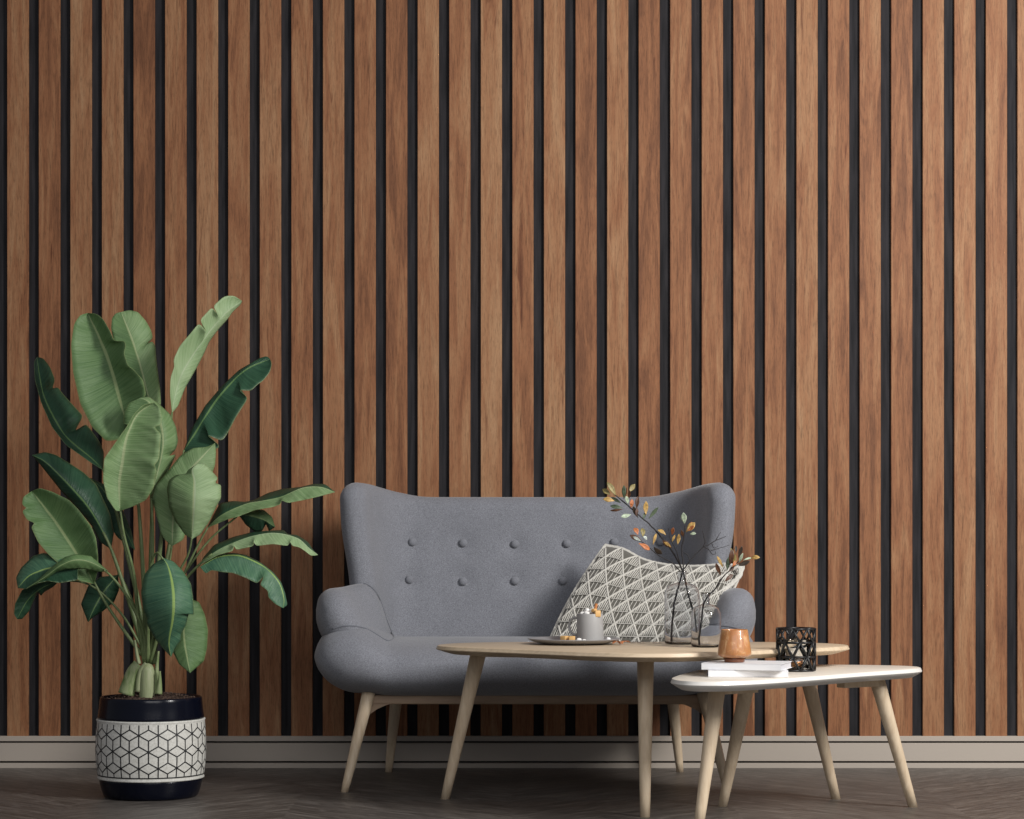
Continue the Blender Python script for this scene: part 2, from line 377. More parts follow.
# seat body: sections across x with rounded ends
rings = []
NX = 81
for i in range(NX):
    th = -PI/2+PI*i/(NX-1); w = math.sin(th)
    x = .664*w
    a = abs(x)
    k = 1 if a < .55 else math.sqrt(max(0.0004, 1-((a-.55)/.1145)**2))
    rise = smooth01((a-.42)/.12)
    zt = lerp(.450, .506, rise); zb = lerp(.272, .284, smooth01((a-.42)/.12))
    zc = lerp((zt+zb)/2, .402, smooth01((a-.52)/.1)); hb = (zt-zb)/2*k
    yf = lerp(-.775, -.80, rise); ybk = -.17
    yc = (yf+ybk)/2; hy = (ybk-yf)/2*lerp(1, max(k, .1)**.5, .6)
    yc -= 0.0
    ring = []
    for j in range(48):
        t = 2*PI*j/48; c, s = math.cos(t), math.sin(t)
        ex = 2/3.0; ez = 2/2.3
        yy = yc+hy*math.copysign(abs(c)**ex, c); zz = zc+hb*math.copysign(abs(s)**ez, s)
        # the raised ends slope down to the rear; arms hide it
        ring.append(Vector((SX+x, yy, zz)))
    rings.append(ring)
b = MB(); b.loft(rings); b.build('seat', M_SOFA, sofa)
# armrests
def arm(sg):
    def sec(pts, Y):
        q = [P(x, y, Y) for x, y in pts]; q = [Vector(((v.x-SX)*1, Y, v.z)) for v in q]
        r = spline(q+[q[0]], 41)[:-1]; return r
    F0 = [(316,610),(319,597),(327,589.5),(336,588.5),(345,592),(353,602),(360,615),(368,629),(366,642),(345,648),(325,640),(317,624)]
    F1 = [(316,610),(319.5,597),(328,589.5),(338,588),(349,591),(357,597),(365,608),(375,631),(372,645),(345,650),(325,640),(317,624)]
    F2 = [(321,610),(325,597),(334,589),(345,586.5),(357,584),(367,585),(377,598),(386,632),(380,648),(350,652),(331,640),(322,624)]
    F3 = [(332,612),(336,600),(343,592),(353,588),(363,585),(374,592),(384,608),(393,636),(388,650),(358,652),(340,640),(333,624)]
    base = [sec(F0, -.645), sec(F1, -.58), sec(F2, -.47), sec(F3, -.36), sec(F3, -.25)]
    R = []
    c0 = sum(base[0], Vector())/len(base[0])
    for k, y in ((.10,-.735), (.40,-.728), (.66,-.712), (.84,-.690), (.95,-.667)):
        R.append([Vector((c0.x+(p.x-c0.x)*k, y, c0.z+(p.z-c0.z)*k)) for p in base[0]])
    for a_, b_ in zip(base, base[1:]):
        for q in range(5): R.append([p.lerp(r, q/5) for p, r in zip(a_, b_)])
    R.append(base[-1])
    return [[Vector((SX+sg*-1*p.x if sg > 0 else SX+p.x, p.y, p.z)) for p in r] for r in R]
for sg in (-1, 1):
    b = MB(); b.loft(arm(sg)); ar = b.build('armrest', M_SOFA, sofa)
    def mir(q): return q if sg < 0 else Vector((2*SX-q.x, q.y, q.z))
    _un = [mir(P(x, y, Y)) for x, y, Y in ((366,583.5,-.44),(372,588,-.43),(379,596,-.42),(384,608,-.41),(389,624,-.42),(393,635,-.44),(388,641,-.52),(378,635.5,-.62),(368,629.5,-.70),(357,626.5,-.745),(344,626.5,-.765),(332,629,-.765))]
_all = MB()
for o_ in sofa.children:
    if o_.name.split('.')[0] in ('backrest', 'seat', 'armrest'):
        _all.add([Vector(v.co)+sofa.location for v in o_.data.vertices], [tuple(p.vertices) for p in o_.data.polygons])
_bv = BVHTree.FromPolygons([tuple(v) for v in _all.v], _all.f)
for sg in (-1, 1):
    for pp in ([(364,583.5),(370,586),(377,594),(382,605),(387,621),(391,631),(394,637)], [(394,637),(391,641),(387,641),(378,635.5),(368,629.5),(357,626.5),(344,626),(332,629)]):
        pts = spline([(x if sg < 0 else 1072-x, y, 0) for x, y in pp], 34); hit = []
        for p in pts:
            d_ = (P(p.x, p.y, -.3)-Vector((0, CY, CH))).normalized(); h = _bv.ray_cast(Vector((0, CY, CH)), d_)[0]
            if h is not None and h.y < -.05: hit.append(h)
        for _ in range(3): hit = [hit[0]]+[(hit[i-1]+hit[i]*2+hit[i+1])/4 for i in range(1, len(hit)-1)]+[hit[-1]]
        b = MB(); b.tube(hit, .0026, 6); b.build('piping', M_PIPE, sofa)
# frame
frame = MB()
zt, zb = .285, .257
for y in (-.655, -.19):
    frame.box((SX, y, (zt+zb)/2), (1.0 if y < -.4 else .85, .026, zt-zb), bev=.004)
for sg in (-1, 1):
    frame.box((SX+sg*.452, -.42, (zt+zb)/2), (.026, .46, zt-zb), bev=.004)
    # corner gussets
    for y in (-.655, -.19):
        x0 = SX+sg*(.498 if y < -.4 else .43)
        vs = []
        for yy in (y-.012, y+.012):
            vs += [Vector((x0, yy, .262)), Vector((x0-sg*.075, yy, .262)), Vector((x0-sg*.05, yy, .255)), Vector((x0-sg*.022, yy, .243)), Vector((x0+sg*.004, yy, .225))]
        frame.add(vs, [(0,1,2,3,4), (9,8,7,6,5)]+[(i, (i+1) % 5, 5+(i+1) % 5, 5+i) for i in range(5)])
frame.build('frame', M_FRAME, sofa, smooth=False)
for foot, top in (((344.5,792.5,-.72), (369,700,-.665)), ((388.5,772.5,-.131), (398,695,-.19))):
    f = P(*foot); f.z = 0; t = P(*top); t.z = .295
    for sg in (-1, 1):
        a_, c_ = (f, t) if sg < 0 else (Vector((2*SX-f.x, f.y, 0)), Vector((2*SX-t.x, t.y, t.z)))
        b = MB(); n = 10
        pts = [a_.lerp(c_, i/(n-1)) for i in range(n)]
        # flat foot on the floor
        b.loft([[Vector((p.x+r*math.cos(2*PI*k/16), p.y+r*math.sin(2*PI*k/16), p.z)) for k in range(16)] for p, r in zip(pts, [lerp(.0115, .0205, (i/(n-1))**.8) for i in range(n)])])
        b.build('leg', M_OAKLEG, sofa)

# ------------------------------------------------------------------ tables
def slab(outline, zt, zm, zb, inset, mat_top, mat_edge, parent, cx, cy, name='tabletop'):
    o = spline([Vector((x, y, 0)) for x, y in outline]+[Vector((*outline[0], 0))], 121)[:-1]
    c = Vector((cx, cy, 0)); rings = []
    def off(d):
        r = []; n = len(o)
        for i in range(n):
            t = (o[(i+1) % n]-o[i-1]).normalized(); nn = Vector((t.y, -t.x, 0))
            if nn.dot(o[i]-c) < 0: nn = -nn
            r.append(o[i]-nn*d)
        return r
    b = MB()
    prof = [(inset, zb), (inset*.5, zb+(zm-zb)*.45), (.0012, zm-.001), (0, zm+.001), (.0012, zm+.0035), (.004, zt-.0015), (.008, zt)]
    rr = [[Vector((p.x, p.y, z)) for p in off(d)] for d, z in prof]
    b.loft(rr[:-1], cap=False, mi=1)
    n = len(o); base = b.add(rr[-2]+rr[-1]+rr[0], [(i, (i+1) % n, n+(i+1) % n, n+i) for i in range(n)]+[tuple(range(n, 2*n))], 0)
    b.add(rr[0], [tuple(reversed(range(n)))], 0)
    return b.build(name, [mat_top, mat_edge], parent, angle=35)
def tleg(foot, top, r0, r1, parent, m):
    n = 8; b = MB()
    pts = [foot.lerp(top, i/(n-1)) for i in range(n)]
    b.loft([[Vector((p.x+lerp(r0, r1, i/(n-1))*math.cos(2*PI*k/20), p.y+lerp(r0, r1, i/(n-1))*math.sin(2*PI*k/20), p.z)) for k in range(20)] for i, p in enumerate(pts)])
    return b.build('leg', m, parent)
TX = (643-512)*6.47/F
oak = thing('coffee_table', (TX, -1.15, 0), 'large low coffee table with rounded oak top, in front of the sofa', 'table', 'nesting tables by the sofa')
ol = [(0,-.866),(.20,-.868),(.38,-.882),(.50,-.93),(.560,-1.0),(.583,-1.08),(.555,-1.16),(.48,-1.235),(.33,-1.36),(.20,-1.475),(.09,-1.545),(0,-1.562)]
ol = ol+[(-x, y) for x, y in reversed(ol[1:-1])]
slab([(TX+x, y) for x, y in ol], .454, .443, .429, .045, M_OAKTOP, M_OAKTOP, oak, TX, -1.15)
for (fx, fy, tx_, ty_) in ((445, 799, 479, -.975), (836, 799, 801, -.955), (645, 817, 645.5, -1.27)):
    d = F*CH/(fy-HY); Yf = CY+d; f = P(fx, fy, Yf); f.z = 0
    t = P(tx_, 664, ty_); t.z = .433
    tleg(f, t, .0135, .0235 if fx != 839 else .020, oak, M_OAKLEG)
    c = Vector((TX, -1.12, 0)); dv = Vector((c.x-t.x, c.y-t.y, 0)).normalized()
    b = MB(); mid = Vector((t.x, t.y, 0))+dv*.07
    b.box((mid.x, mid.y, .424), (.14, .035, .016), rz=math.atan2(dv.y, dv.x), bev=.002); b.build('leg_brace', M_OAKLEG, oak, smooth=False)
ST = .395
side = thing('side_table', (.80, -1.38, 0), 'smaller low side table with white-edged pale top, right of the oak table', 'table', 'nesting tables by the sofa')
so = [P(x, y, 0) for x, y in []]
# outline of the pale top (world x, y)
sl_o = [(.86,-1.000),(.98,-1.015),(1.075,-1.045),(1.128,-1.085),(1.145,-1.145),(1.118,-1.205),(1.05,-1.28),(.93,-1.40),(.77,-1.58),(.63,-1.72),(.53,-1.782),(.445,-1.770),(.408,-1.68),(.425,-1.55),(.49,-1.33),(.555,-1.14),(.63,-1.035),(.74,-1.00)]
slab(sl_o, ST, ST-.012, ST-.028, .026, M_SIDETOP, M_WHITE, side, .80, -1.38)
for (fx, fy, tx_, ty_) in ((913, 807, 876, -1.19), (722.5, 806.5, 749, -1.19), (698.5, 828, 718, -1.53)):
    d = F*CH/(fy-HY); f = P(fx, fy, CY+d); f.z = 0; t = P(tx_, 688, ty_); t.z = ST-.022
    tleg(f, t, .0135, .0225, side, M_OAKLEG)
    c = Vector((.80, -1.33, 0)); dv = Vector((c.x-t.x, c.y-t.y, 0)).normalized(); mid = Vector((t.x, t.y, 0))+dv*.065
    b = MB(); b.box((mid.x, mid.y, ST-.039), (.13, .035, .022), rz=math.atan2(dv.y, dv.x), bev=.002); b.build('leg_brace', M_OAKLEG, side, smooth=False)

# ------------------------------------------------------------------ cushion
cush = thing('cushion', (.44, -.42, .46), 'cream macrame cushion leaning on the sofa back beside the right arm', 'cushion')
QBL, QTL, QTR, QBR = (547,646,-.53), (605,546,-.285), (742,567,-.47), (704,648,-.66)
cBL, cTL, cTR, cBR = [P(*q) for q in (QBL, QTL, QTR, QBR)]
def cpt(u, v, side=1, lift=0):           # u right, v up in 0..1
    # outline softening: corners pulled, top edge sagging right of the raised left corner
    eu = 4*u*(1-u); ev = 4*v*(1-v)
    top = cTL.lerp(cTR, u)+Vector((0, 0, -.030*math.sin(PI*min(1, u*1.15))**1.0 + .012*math.exp(-((u-.13)/.10)**2)))
    bot = cBL.lerp(cBR, u)
    p = bot.lerp(top, v)
    p += Vector((.014*math.sin(PI*v)*(1-u)*-1+.0*u, 0, 0))
    th = .070*(max(0, eu)**.42)*(max(0, ev)**.42)
    nrm = Vector((0, -1, .30)).normalized()
    crumple = .004*noise.noise(Vector((u*5, v*5, 0)))
    return p+nrm*((th+crumple*eu*ev)*side+lift)+Vector((0, -.045, 0))
def grid(b, fn, nu, nv, mi=0):
    b.add([fn(i/nu, j/nv) for j in range(nv+1) for i in range(nu+1)], [(j*(nu+1)+i, j*(nu+1)+i+1, (j+1)*(nu+1)+i+1, (j+1)*(nu+1)+i) for j in range(nv) for i in range(nu)], mi)
b = MB(); grid(b, lambda u, v: cpt(u, v, 1), 40, 32); grid(b, lambda u, v: cpt(u, v, -.62), 40, 32)
for f in b.f[40*32:]: f.reverse()
b.build('cover', M_CUSH, cush)
net = MB()
CW, CHt = .46, .33                       # nominal size for the pattern
def ribbon(pts, r, mi=0):
    net.tube(pts, r, 5, mi)
sx_, hz_ = .056, .043                    # diamond half-period widths
def PU(x, z, lift): return cpt(min(.995, max(.005, x/CW)), min(.995, max(.005, z/CHt)), 1, lift)
# two families of diagonal cords
kslope = hz_/(sx_/2)                     # dz/dx of a cord
for fam in (1, -1):
    c0 = -20
    for k in range(-14, 24):
        xs0 = k*sx_
        pts = []
        for i in range(0, 61):
            z = CHt*i/60; x = xs0+fam*(z-CHt)*(sx_/2)/hz_
            if .004 < x < CW-.004: pts.append(PU(x, z, .0035+.0008*fam))
        if len(pts) > 3:
            ribbon(pts, .0032)
# hanging strings
step = .0058; nst = int(CW/step)
for i in range(1, nst):
    x = i*step
    j = -1
    for row in range(0, 16):
        # apexes (top corners) of diamonds at z = CHt - row*hz_, x = m*sx_ (+ sx_/2 on odd rows)
        za = CHt-row*hz_; xo = 0 if row % 2 == 0 else sx_/2
        dx = ((x-xo+sx_/2) % sx_)-sx_/2
        ztop = za-abs(dx)*kslope; zmid = za-hz_
        if abs(dx) > sx_*.46: continue
        z0_, z1_ = zmid, ztop
        if z1_ > .006 and z0_ < CHt:
            jit = random.uniform(-.001, .001)
            pts = [PU(x+jit*(1-q), max(.004, lerp(z0_, z1_, q)), .0028-.0016*(1-q)) for q in (0, .5, 1)]
            net.tube(pts, .0021, 4)
        zl = zmid-(hz_-abs(dx)*kslope)*.8
        if i % 2 == 0 and zmid > .008:
            net.tube([PU(x, max(.004, lerp(zl, zmid, q)), .0004) for q in (0, 1)], .0013, 4)
    # horizontal bars at the diamond waists
for row in range(1, 8):
    z = CHt-row*hz_; pts = [PU(CW*(i+.5)/60, z, .0032) for i in range(60)]
    net.tube(pts, .0014, 4)
net.build('macrame_net', M_CORD, cush)
b = MB()
edge = []
for i in range(60): edge.append(cpt(i/59, 0.0))
for i in range(1, 50): edge.append(cpt(1, i/49))
for i in range(1, 60): edge.append(cpt(1-i/59, 1))
for i in range(1, 49): edge.append(cpt(0, 1-i/49))
for k in range(3):                       # braided hem
    ph = 2*PI*k/3
    b.tube([p+Vector((.0028*math.cos(i*.9+ph), .0028*math.sin(i*.9+ph), .0028*math.sin(i*.9+ph))) for i, p in enumerate(edge)], .0032, 6, loop=True)
b.build('braided_hem', M_CORD, cush)
b = MB()                                  # folded-over corner loop at the upper right
q = [(714,602,-.60),(721,592,-.60),(731,584,-.59),(739,576,-.58),(740.5,569.5,-.57),(735.5,567,-.56),(729,571,-.56),(722,579,-.57),(712,589,-.58)]
pts = spline([P(*w) for w in q], 40)
for k in range(3):
    ph = 2*PI*k/3
    b.tube([p+Vector((.004*math.cos(i*.8+ph), .003*math.sin(i*.8+ph), .004*math.sin(i*.8+ph))) for i, p in enumerate(pts)], .0048, 6)
b.build('corner_loop', M_CORD, cush)

# ------------------------------------------------------------------ things on the oak table
ZT = .454
pc = Vector(((574-512)/351, CY+6.545, ZT))
plate = MB(); plate.lathe([(.001,.0005),(.085,.0005),(.090,.002),(.118,.008),(.1315,.0145),(.1325,.016),(.1315,.017),(.128,.016),(.108,.0085),(.088,.006),(.001,.0055)], pc, 72)
tag(plate.build('plate', M_PLATE, org=pc), 'flat grey ceramic plate on the oak coffee table, under the mug', 'plate')
mc = Vector(((589.7-512)/348, pc.y+.035, ZT+.0062))
mug = thing('mug', mc, 'grey stoneware mug standing on the grey plate, topped with marshmallows', 'mug')
b = MB(); b.lathe([(.001,.0),(.036,.0),(.0385,.002),(.0392,.006),(.0380,.045),(.0368,.078),(.0362,.0795),(.0352,.079),(.0345,.074),(.0345,.012),(.001,.010)], mc, 48); mb_ = b.build('cup_body', M_CUPG, mug)
b = MB(); b.tube(spline([mc+Vector(v) for v in ((-.032,.012,.066),(-.048,.022,.066),(-.0575,.028,.052),(-.0575,.028,.034),(-.049,.022,.020),(-.034,.013,.018))], 24), .0038, 8); b.build('handle', M_CUPG, mug)
b = MB(); b.lathe([(.001,.0735),(.0343,.0735),(.0343,.0725),(.001,.0725)], mc, 40); b.build('drink', M_COCOA, mug)
def pebble(name, c, size, m, rz, label, cat, group=None, rx=0):
    b = MB(); bm = MB(); bm.box((0,0,0), size, bev=min(size)*(.38 if name == 'marshmallow' else .15))
    R = Matrix.Rotation(rz, 3, 'Z')@Matrix.Rotation(rx, 3, 'X')
    bm.v = [R@v+Vector(c) for v in bm.v]
    return tag(bm.build(name, m, org=Vector(c)), label, cat, group)
for i, (dx, dy, dz, s) in enumerate(((-.022,-.006,.079,.014),(-.010,-.018,.080,.015),(-.008,.004,.087,.016),(.004,-.010,.086,.014),(.004,.014,.084,.014),(-.020,.012,.080,.013))):
    pebble('marshmallow', mc+Vector((dx, dy, dz)), (s, s, s*.85), M_MARSH, i*1.1, 'small white marshmallow heaped in the grey mug', 'marshmallow', 'marshmallows in the mug', .3*(i % 3))
pebble('fudge_piece', mc+Vector((.020,-.026,.080)), (.017,.014,.019), M_FUDGE, .3, 'caramel fudge cube perched on the rim of the grey mug', 'fudge')
pebble('fudge_piece', mc+Vector((.011,-.020,.089)), (.013,.012,.010), M_FUDGE, .9, 'small caramel fudge bit on top of the marshmallows in the mug', 'fudge')
b = MB(); a0 = mc+Vector((.010,-.006,.070)); a1 = mc+Vector((.018,-.008,.108)); b.tube([a0, a0.lerp(a1,.5), a1], .0042, 10)
tag(b.build('cinnamon_stick', M_CINN, org=a0), 'orange-brown cinnamon stick poking out of the mug', 'cinnamon')
for x, y, s, m, nm, lb, ct in ((564.5,0,.021,M_FUDGE,'fudge_piece','leftmost orange caramel fudge piece on the grey plate','fudge'), (572,-.012,.021,M_FUDGE,'fudge_piece','caramel fudge piece on the plate next to the white marshmallows','fudge'),
        (579,-.030,.015,M_MARSH,'marshmallow','white marshmallow on the plate touching the fudge pieces','marshmallow'), (584,-.050,.012,M_MARSH,'marshmallow','small white marshmallow on the plate in front of the mug','marshmallow'), (608.3,0.0,.016,M_MARSH,'marshmallow','white marshmallow on the plate right of the mug','marshmallow')):
    Y = pc.y+y-.01; X = (x-512)*(Y-CY)/F
    pebble(nm, (X, Y, ZT+.0068+s*.40), (s, s*.8, s*.8), m, x*.7, lb, ct)
def leafblade(b, base, tip, w, nrm, fold=.25, mi=0, curl=.1):
    base, tip = Vector(base), Vector(tip); d = tip-base; L = d.length; t = d.normalized()
    sd = t.cross(nrm).normalized(); nn = sd.cross(t).normalized(); n = 9; top = []
    for i in range(n):
        s = i/(n-1); wd = w/2*(math.sin(PI*min(1, s**1.25))**.9 if 0 < s < 1 else 0)+.0002
        c = base+d*s+nn*(curl*L*math.sin(PI*s))
        top.append([c-sd*wd+nn*wd*fold, c-sd*wd*.5+nn*wd*fold*.35, c, c+sd*wd*.5+nn*wd*fold*.35, c+sd*wd+nn*wd*fold])
    th = nn*.0004
    b.loft([[p+th for p in r]+[p-th for p in reversed(r)] for r in top], mi=mi)
b = MB(); q0 = P(612,646,-1.07); q0.z = ZT+.001; 
for (x1, y1), (x2, y2) in (((631,-1.04),(620,-1.06)), ((612,-1.09),(621,-1.06)), ((622,-1.10),(619,-1.055))):
    a = Vector(((x1-512)*6.5/F, y1, ZT+.004)); c = Vector(((x2-512)*6.5/F, y2, ZT+.0015)); leafblade(b, c, a, .013, Vector((0,0,1)), .3, curl=.15)
tag(b.build('fallen_leaf', DL['orange'], org=Vector(((621-512)*6.5/F, -1.06, ZT))), 'curled red-orange dried leaf lying on the oak table beside the plate', 'leaf')
# vases
vb = Vector(((682-512)*6.535/F, CY+6.535, ZT+.0005))
vf = Vector(((706-512)*6.35/F, CY+6.35, ZT+.0005))
def bottle(c, R, hb, rn, ht, label):
    wt = .0007
    out = [(.001,0),(R*.82,0),(R*.97,.003),(R,.010),(R,hb-.035),(R*.96,hb-.020),(R*.82,hb-.008),(R*.55,hb-.001),(rn+.003,hb+.002),(rn,hb+.006),(rn,ht-.003),(rn+.0012,ht)]
    inn = [(max(.001, r-wt), z+(.004 if z < .004 else (-.0012 if hb-.03 < z < hb+.004 else 0))) for r, z in out]
    b = MB(); b.lathe(out+list(reversed(inn)), c, 56)
    return tag(b.build('glass_vase', M_GLASS, org=c), label, 'vase')
bottle(vb, .0505, .172, .012, .207, 'taller clear glass bottle vase at the back holding the branched twigs')
bottle(vf, .0415, .116, .0095, .149, 'shorter smoky glass bottle vase in front holding one leafy twig')
# branches
def br(b, pts, r0, r1, Ys=None, n=None):
    q = [P(x, y, Y) for x, y, Y in pts]; q = spline(q, n or len(q)*5)
    q = [p+Vector((noise.noise(p*60)*.0015, 0, noise.noise(p*60+Vector((9,0,0)))*.0015)) for p in q]
    b.tube(q, [r0*1.15, r1*1.35], 6)
Yb = vb.y; Yf = vf.y
def branch(name, label, tubes, leaves, org):
    root = thing(name, org, label, 'branch')
    b = MB()
    for pts, r0, r1 in tubes: br(b, pts, r0, r1)
    b.build('twigs', M_TWIG, root)
    rnd = random.Random(len(leaves))
    for (bx, by), (tx, ty), w, k, Y in leaves:
        a = P(bx, by, Y); t = P(tx, ty, Y+rnd.uniform(-.012, .012)); b = MB()
        leafblade(b, a, t, w*.82/352, Vector((rnd.uniform(-.5,.5), -1, rnd.uniform(-.3,.5))), rnd.uniform(.1,.5), curl=rnd.uniform(-.1,.14))
        b.build('leaf', DL[k], root)
    return root
zb_ = 641
neck = (682, 573)
tA = [([(671.5,642,Yb-.012),(672,628,Yb-.012),(675,600,Yb-.004),(681,578,Yb),(682,569,Yb),(670,548,Yb-.01),(655,530,Yb-.02),(640,516,Yb-.03),(626,504,Yb-.04),(614,494,Yb-.045)], .0026, .0012),
      ([(681,572,Yb),(672,563,Yb-.02),(658,555,Yb-.04),(645,544,Yb-.05),(636,540,Yb-.055)], .0016, .0009),
      ([(681.5,570,Yb),(677,553,Yb-.015),(671,540,Yb-.02),(668,528,Yb-.02)], .0014, .0008)]
lA = [((616,496),(607,482),7,'olive',Yb-.045),((610.5,495),(602.5,489),6,'olive',Yb-.045),((614.5,501),(603,499),6,'tan',Yb-.05),((621,503),(611,497),4,'green',Yb-.04),
      ((623,508),(610,506),5,'green',Yb-.04),((623,509),(610,510.5),3,'brown',Yb-.045),((631,514.5),(621,517),5.5,'pale',Yb-.04),((624,499),(624,485),5,'green',Yb-.035),((625,498),(626,487),3,'brown',Yb-.03),
      ((629,492),(635,484),6,'olive',Yb-.03),((629,499),(629.5,490),3.5,'brown',Yb-.03),((628,504),(626,496),4.5,'pale',Yb-.045),((631,508),(632,499),5,'orange',Yb-.04),((629.5,504),(633,506),4,'orange',Yb-.045),
      ((636.5,509),(638,496),5,'brown',Yb-.03),((638,518),(633,506),5.5,'dark',Yb-.035),((636,516),(637,508),4,'brown',Yb-.04),((646,515),(646,501),6.5,'tan',Yb-.03),((648.5,519),(658.5,507),4.5,'green',Yb-.02),((643,519),(645,513),4,'green',Yb-.03),
      ((638,535),(634,528),6,'orange',Yb-.05),((643,537),(642,528),6,'olive',Yb-.05),((642,541),(629.7,535),6,'brown',Yb-.058),((641,541),(633,536.5),3.5,'white',Yb-.064),((647,540),(643,536.5),4,'white',Yb-.05),
      ((638.5,543),(650,550),6,'orange',Yb-.055),((653.5,547),(662,554),6.5,'dark',Yb-.045),((653,545),(656.5,533),3.5,'tan',Yb-.03),((666,535),(657.5,530),5,'tan',Yb-.03),
      ((672,535),(673.6,527.5),5,'orange',Yb-.03),((672,548),(662.4,540.4),6,'brown',Yb-.03),((671,547),(664,542),3.5,'tan',Yb-.036),((672,542),(675,535),3,'tan',Yb-.02)]
orgA = Vector((vb.x, vb.y, ZT+.004))
branch('dried_branch', 'tall dried branch reaching up left from the taller glass vase, autumn leaves', tA, lA, orgA)
tB = [([(696.5,636,Yb+.006),(693,612,Yb+.006),(687,590,Yb+.003),(684,575,Yb+.004),(683,562,Yb+.01),(681.5,548,Yb+.012),(684,538,Yb+.012),(685.5,526,Yb+.012)], .0026, .0011),
      ([(684,569,Yb+.006),(690,561,Yb+.006),(697,553,Yb+.01),(703.5,547,Yb+.012),(711,543.5,Yb+.016),(717,540,Yb+.02),(726,536,Yb+.03)], .0018, .0006),
      ([(703,547,Yb+.012),(705,542,Yb+.012),(703.8,536,Yb+.01),(702.5,531,Yb+.01)], .0011, .0006),([(715.5,541,Yb+.02),(718,536,Yb+.02),(721,532,Yb+.025)], .001, .0005),
      ([(704,547,Yb+.012),(709,550,Yb+.02),(712,554,Yb+.025),(715.5,553.5,Yb+.03),(715,550.5,Yb+.03)], .0011, .0006),([(711,550.5,Yb+.02),(719,548.5,Yb+.03),(729,545,Yb+.04)], .0009, .0005),([(712,544,Yb+.018),(714,548,Yb+.02),(718,546,Yb+.02)], .0009, .0005),
      ([(683.5,552.5,Yb+.01),(687.5,554.5,Yb+.01),(690,561,Yb+.006)], .0009, .0009)]
lB = [((684.6,524),(683.4,512.5),7.5,'pale',Yb+.012),((686,532),(695,522.5),8.5,'tan',Yb+.01),((688,531),(694,525.5),4,'orange',Yb+.004),((690,534),(696,533.5),4,'pale',Yb+.01),((677.6,544.5),(679,534),5,'tan',Yb+.01),((683,537),(681.5,530),4,'brown',Yb+.012),((688,530),(692,522),5,'orange',Yb+.008)]
branch('dried_branch', 'forked dried branch in the taller glass vase with bare dark twigs spreading right', tB, lB, Vector((vb.x, vb.y, ZT+.005)))
tC = [([(699,646.5,Yf-.004),(699.5,635,Yf-.004),(702,617,Yf),(703.5,605,Yf),(708,596,Yf),(714,590,Yf+.006),(722,578,Yf+.006),(731,569,Yf+.01),(739,561,Yf+.01)], .0027, .0010), ([(733,567,Yf+.01),(741,563,Yf+.01)], .0009, .0006), ([(715,589,Yf+.005),(720,583,Yf)], .0007, .0005)]
lC = [((743,560.5),(752,558),2.2,'pale',Yf+.01),((751,558),(760,557.5),5,'tan',Yf+.01),((738,566),(750,561),5.5,'dark',Yf+.008),((738.4,558),(742,546),4.5,'dark',Yf+.012),((736,553),(736,545.5),3,'dark',Yf+.012),
      ((730,565),(732,549),6.5,'brown',Yf+.012),((727,571),(729,556.5),5,'green',Yf+.014),((735,567),(735,554),5,'olive',Yf+.005),((732,567),(736,560),4,'orange',Yf+.002),((739,563),(743,553),3.5,'pale',Yf+.014),((723,567.5),(717,556),3.5,'tan',Yf+.02),
      ((720.8,575.5),(715.8,563),5,'brown',Yf+.004),((724,582),(733,574.5),4.5,'brown',Yf),((734,560),(731,548),4,'olive',Yf+.01),((729,572),(734,566),4,'brown',Yf+.006)]
branch('dried_branch', 'single dried leafy twig leaning right out of the shorter front vase', tC, lC, Vector((vf.x, vf.y, ZT+.004)))

# ------------------------------------------------------------------ things on the side table
def book(cx, cy, z, w, d, h, rz, label):
    root = thing('book', (cx, cy, z), label, 'book', 'books on the side table')
    R = Matrix.Rotation(rz, 3, 'Z'); c = Vector((cx, cy, z))
    t = .0016
    b = MB()
    for zz in (t/2, h-t/2): b.box(c+Vector((0,0,zz)), (w, d, t), rz, bev=.0004)
    b.box(c+R@Vector((0, -d/2+t/2, h/2)), (w, t, h-t*.6), rz)       # spine towards the room
    b.build('cover', M_COVER, root, smooth=False)
    b = MB(); b.box(c+R@Vector((0, .0005, h/2)), (w-.006, d-.006, h-2*t-.0002), rz); b.build('page_block', M_PAGE, root, smooth=False)
bx = (748-512)*5.99/F
book(bx, CY+6.02, ST+.0004, .206, .150, .0175, -.05, 'lower white book on the side table, beneath the other book')
book(bx+.001, CY+6.02, ST+.0183, .208, .165, .0175, -.30, 'upper white book on the side table, directly under the amber candle holder')
cc = Vector(((734.5-512)*6.0/F, CY+6.0, ST+.0363))
can = thing('candle_holder', cc, 'orange amber glass candle holder standing on the two white books', 'candle holder')
b = MB(); b.lathe([(.001,.012),(.029,.012),(.038,.0145),(.0432,.019),(.0440,.023),(.0428,.033),(.0345,.084),(.0335,.0855),(.0320,.084),(.0380,.040),(.036,.022),(.001,.021)], cc, 56); b.build('glass_cup', M_AMBER, can)
b = MB(); b.lathe([(.001,0),(.0245,0),(.0265,.002),(.0270,.006),(.030,.0118),(.001,.0119)], cc, 48); b.build('foot', M_AMBERB, can)
b = MB(); b.lathe([(.001,.0215),(.0352,.0215),(.0340,.062),(.001,.062)], cc, 40); b.build('wax', M_WAX, can)
lc = Vector(((796-512)*6.23/F, CY+6.23, ST))
lan = thing('lantern', lc, 'black openwork candle lantern of triangles on the side table beside the books', 'lantern')
b = MB(); NR = 8; H = .118; R = .0525; r_ = .0033
zs = [r_, H*.335, H*.665, H-r_]
def node(row, k):
    a = 2*PI*(k+(.5 if row % 2 else 0)+.12)/NR; return lc+Vector((R*math.cos(a), R*math.sin(a), zs[row]))
for row in range(4):
    for k in range(NR):
        b.tube([node(row, k), node(row, k+1)], r_, 6)
        if row < 3:
            kk = k if row % 2 == 0 else k+1
            b.tube([node(row, k), node(row+1, k)], r_, 6)
            b.tube([node(row, k), node(row+1, k-1 if row % 2 == 0 else k+1)], r_, 6)
